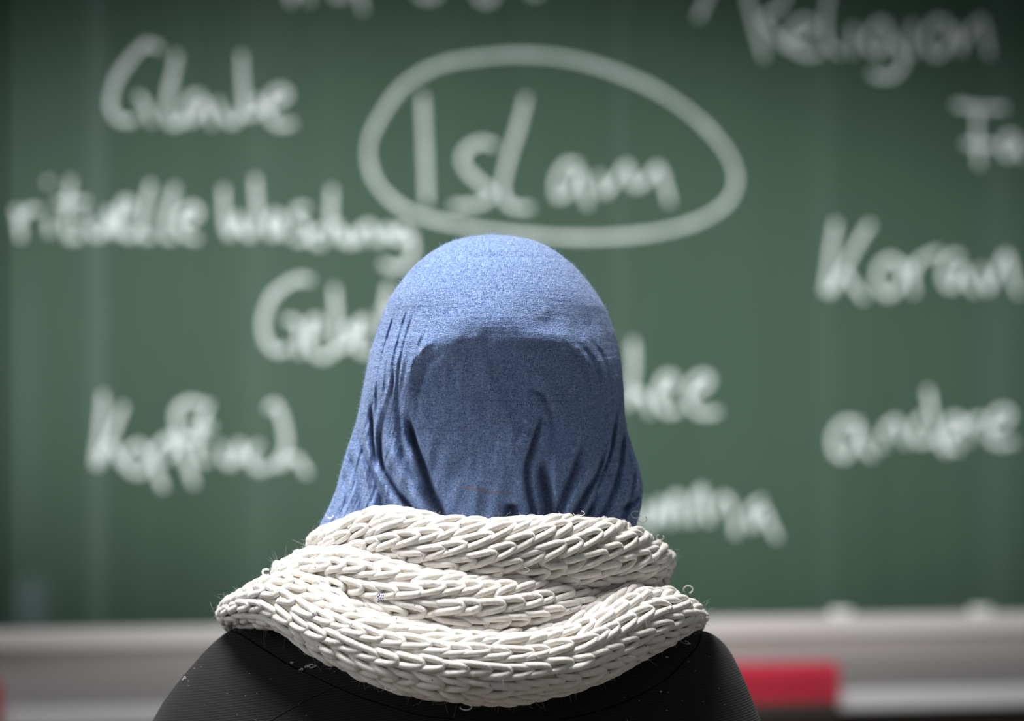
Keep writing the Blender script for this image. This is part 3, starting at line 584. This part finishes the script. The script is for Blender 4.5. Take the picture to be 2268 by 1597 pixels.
def build_roll(R, par):
    # core fabric
    ph = np.linspace(-PI, PI, 181)[:-1]; ps = np.linspace(0, 2*PI, 41)[:-1]; G1, G2 = np.meshgrid(ph, ps, indexing='ij')
    V = roll_point(R, G1, G2, -.0004*np.ones_like(G1)).reshape(-1, 3); n1, n2 = len(ph), len(ps)
    i, j = np.meshgrid(np.arange(n1), np.arange(n2), indexing='ij'); i2 = (i+1) % n1; j2 = (j+1) % n2
    Q = np.stack([i*n2+j, i*n2+j2, i2*n2+j2, i2*n2+j], -1).reshape(-1, 4)
    f = link('scarf_fold', npmesh('scarf_fold', V, Q), core, par)
    Aw = R['A']/F*DP; per = PI*(Aw+R['Bk'])*1.0; L = .0138; nco = int(per/L); nw = R['nw']; ppw = 16
    tau = np.linspace(0, 2*PI*nw, nw*ppw+1)[:-1]; out = []
    uu = tau/(2*PI)
    for c in range(nco):
        # course c: a yarn running round the tube; wales run along the scarf
        xt = uu+.045*np.sin(2*tau)+.12*vn(uu*1.3, np.full_like(uu, c*.83), R['cx'], 60); psi = xt/nw*2*PI+PI+.12*vn(np.full_like(uu, c*.31), uu*.2)
        amp = .74+.22*vn(uu*.9, np.full_like(uu, c*1.3), 7, R['cx'])
        s = c+amp*np.cos(tau)+R['shear']*1.6*np.sin(psi)+.38*vn(uu*.6, np.full_like(uu, c*.5), 3, 2)
        phi = s/nco*2*PI-PI; psi = psi+R['tw']*phi
        lift = .0010-.0011*np.cos(2*tau)+.0016*np.cos(tau)+.0016*vn(uu*1.7, np.full_like(uu, c*1.1), 50, R['cx'])
        pts = roll_point(R, phi, psi, lift)
        # frame: closed loop
        T_ = np.roll(pts, -1, 0)-np.roll(pts, 1, 0); T_ /= np.linalg.norm(T_, axis=1)[:, None]+1e-9
        nrm = roll_point(R, phi, psi, lift+.004)-pts; nrm -= (nrm*T_).sum(1)[:, None]*T_; nrm /= np.linalg.norm(nrm, axis=1)[:, None]+1e-9
        bi = np.cross(T_, nrm); ns = 8; a = np.arange(ns)/ns*2*PI
        r = .00248*(1+.18*vn(uu*2.3, np.full_like(uu, c*2.1), 11, 4))
        Vv = pts[:, None]+r[:, None, None]*(np.cos(a)[None, :, None]*nrm[:, None]+np.sin(a)[None, :, None]*bi[:, None])
        m_ = len(pts); i = np.arange(m_)[:, None]; j = np.arange(ns)[None]; i2 = (i+1) % m_; j2 = (j+1) % ns
        out.append((Vv.reshape(-1, 3), np.stack([i*ns+j, i*ns+j2, i2*ns+j2, i2*ns+j], -1).reshape(-1, 4)))
    V, Q = merge(out); me = npmesh('knit_stitches', V, Q); o = link('knit_stitches', me, wool, f); tag(o, kind='stuff'); return f, me
scarf = empty('knit_scarf', (0, 0, 0)); scarf.parent = person; tag(scarf, 'chunky cream knitted scarf wound three times')
mes = []
for R, nw in zip(ROLLS, (10, 10, 12)):
    R['nw'] = nw; f, me = build_roll(R, scarf); mes.append((f, me))
m = Mat('wool_fuzz', (.86, .83, .80), .9, sheen=.3)
for f, me in mes:
    V, Q = fuzz(me, 7000, .0012, .0045, .00005, None, 1.3); tag(link('fuzz', npmesh('fuzz', V, Q), m.m, f), kind='stuff')
# stray yarn curls, tiny dark flecks and the blue ink mark
parts = []; flecks = []; ink = []
bvs = []
for f, me in mes:
    bvs.append(BVHTree.FromPolygons([v.co[:] for v in me.vertices], [list(p_.vertices) for p_ in me.polygons]))
def shit(px, py):
    best = None
    for b in bvs:
        h, n_ = hit(px, py, b)
        if h and (best is None or h.y < best[0].y): best = (h, n_)
    return best
def fcurl(px, py, r, rad=.0005, n=12, turns=1.0, a0=0):
    p0 = np.array(P(px, py, 2.78)); t = np.linspace(0, turns*2*PI, n)
    parts.append(tube([p0+np.array([r*math.cos(k+a0), .002*math.sin(k), r*math.sin(k+a0)*.8]) for k in t], rad, 6))
for a in ((1462,1190,.0026,.0005,12,.8,2),(1524,1306,.0034,.0005,14,.8,5),(1408,1140,.0032,.0003,14,.8,1),(1424,1150,.003,.0003,10,.6,3.5),(590,1268,.0028,.0008,12,.7,1),(686,1204,.0022,.0007,10,.7,1),(730,1142,.0026,.0005,10,.5,3),(808,1124,.0030,.0004,12,.7,2),(1548,1362,.0022,.0008,10,.7,1),(1475,1262,.0016,.0005,10,.7,1)): fcurl(*a)
for px, py in ((868,1518),(1035,1562),(1145,1556),(1435,1292),(1205,1398),(1160,1270),(1280,1148)):
    h = shit(px, py-6)
    if h: parts.append(tube([np.array(h[0]+h[1]*.003)+np.array([.004*math.cos(k), -.001, .0018*math.sin(k)-.001]) for k in np.linspace(3, 7.5, 12)], .00028, 5))
V, Q = merge(parts); tag(link('loose_yarn', npmesh('loose_yarn', V, Q), m.m, scarf), 'stray curls of yarn', kind='stuff')
def fleck(px, py, r, lst):
    h = shit(px, py)
    if not h: return
    bm = bmesh.new(); bmesh.ops.create_icosphere(bm, subdivisions=1, radius=r); n0 = len(lst.v)
    lst.add([tuple(h[0]+v.co+Vector((0, 0, 0))) for v in bm.verts], [[v.index for v in f.verts] for f in bm.faces]); bm.free()
fl, ik = MB(), MB()
for k in range(95): fleck(random.uniform(560, 1500), random.uniform(1160, 1540), random.uniform(.00025, .0007), fl)
for dx, dy in ((-5,-4),(-2,-7),(2,-6),(6,-6),(5,0),(6,4),(1,2),(-1,6),(-4,3),(3,5),(-5,8),(0,-1)): fleck(843+dx, 1325+dy, random.uniform(.0005, .0009), ik)
fm = Mat('grey_fleck', (.16, .16, .19), .9); im = Mat('blue_ink', (.03, .06, .30), .7)
tag(link('fleck', fl.mesh('fleck'), fm.m, scarf), 'tiny grey flecks', kind='stuff'); tag(link('ink_mark', ik.mesh('ink_mark'), im.m, scarf), 'small blue ink spot', kind='stuff')

# ---- trousers and shoes (below the picture)
it = [('e', (CX-.02, y0+.01, .56), (.170, .120, .105))]; 
for s in (-1, 1):
    cx = CX-.025
    it.append(('t', [(cx+s*.08, y0, .555), (cx+s*.10, y0+.22, .557), (cx+s*.10, y0+.42, .53)], [.093, .086, .068]))
    it.append(('t', [(cx+s*.10, y0+.42, .53), (cx+s*.10, y0+.43, .30), (cx+s*.10, y0+.43, .11)], [.066, .062, .050]))
mt = Mat('dark_denim', (.02, .025, .04), .9); mt.bump(mt.noise((400, 400, 400)), .0005)
fuse('trousers', blobs(it), .007, 4, mt.m, person)
ms = Mat('shoe', (.03, .03, .03), .6)
for s in (-1, 1):
    cx = CX-.025; fuse('shoe', blobs([('t', [(cx+s*.10, y0+.41, .052), (cx+s*.105, y0+.52, .046), (cx+s*.107, y0+.61, .040)], [.050, .046, .038])]), .006, 3, ms.m, person)
# ---- the chair (below the picture)
chair = empty('classroom_chair', (CX-.02, y0+.08, 0)); tag(chair, 'wooden classroom chair carrying the person in the blue headscarf', 'chair')
mw = Mat('beech', (.42, .25, .12), .45); mw.color(mw.ramp(mw.noise((4, 40, 4), detail=5), [(.3, (.36, .21, .10)), (.7, (.50, .31, .16))])); mst = Mat('steel', (.4, .4, .42), .35, .9)
q = MB(); q.box(-.2, .2, -.2, .2, .432, .448, .006); link('seat', q.mesh('seat'), mw.m, chair)
q = MB(); q.box(-.19, .19, -.245, -.230, .66, .84, .006); link('backrest', q.mesh('backrest'), mw.m, chair)
for sx_ in (-1, 1):
    V, Q = tube([(sx_*.15, .17, .432), (sx_*.17, .19, .0)], .011, 10); link('leg', npmesh('leg', V, Q), mst.m, chair)
    V, Q = tube(smooth_pts([(sx_*.17, -.20, 0), (sx_*.16, -.205, .43), (sx_*.155, -.225, .60), (sx_*.15, -.222, .80)]), .011, 10); link('leg', npmesh('leg', V, Q), mst.m, chair)
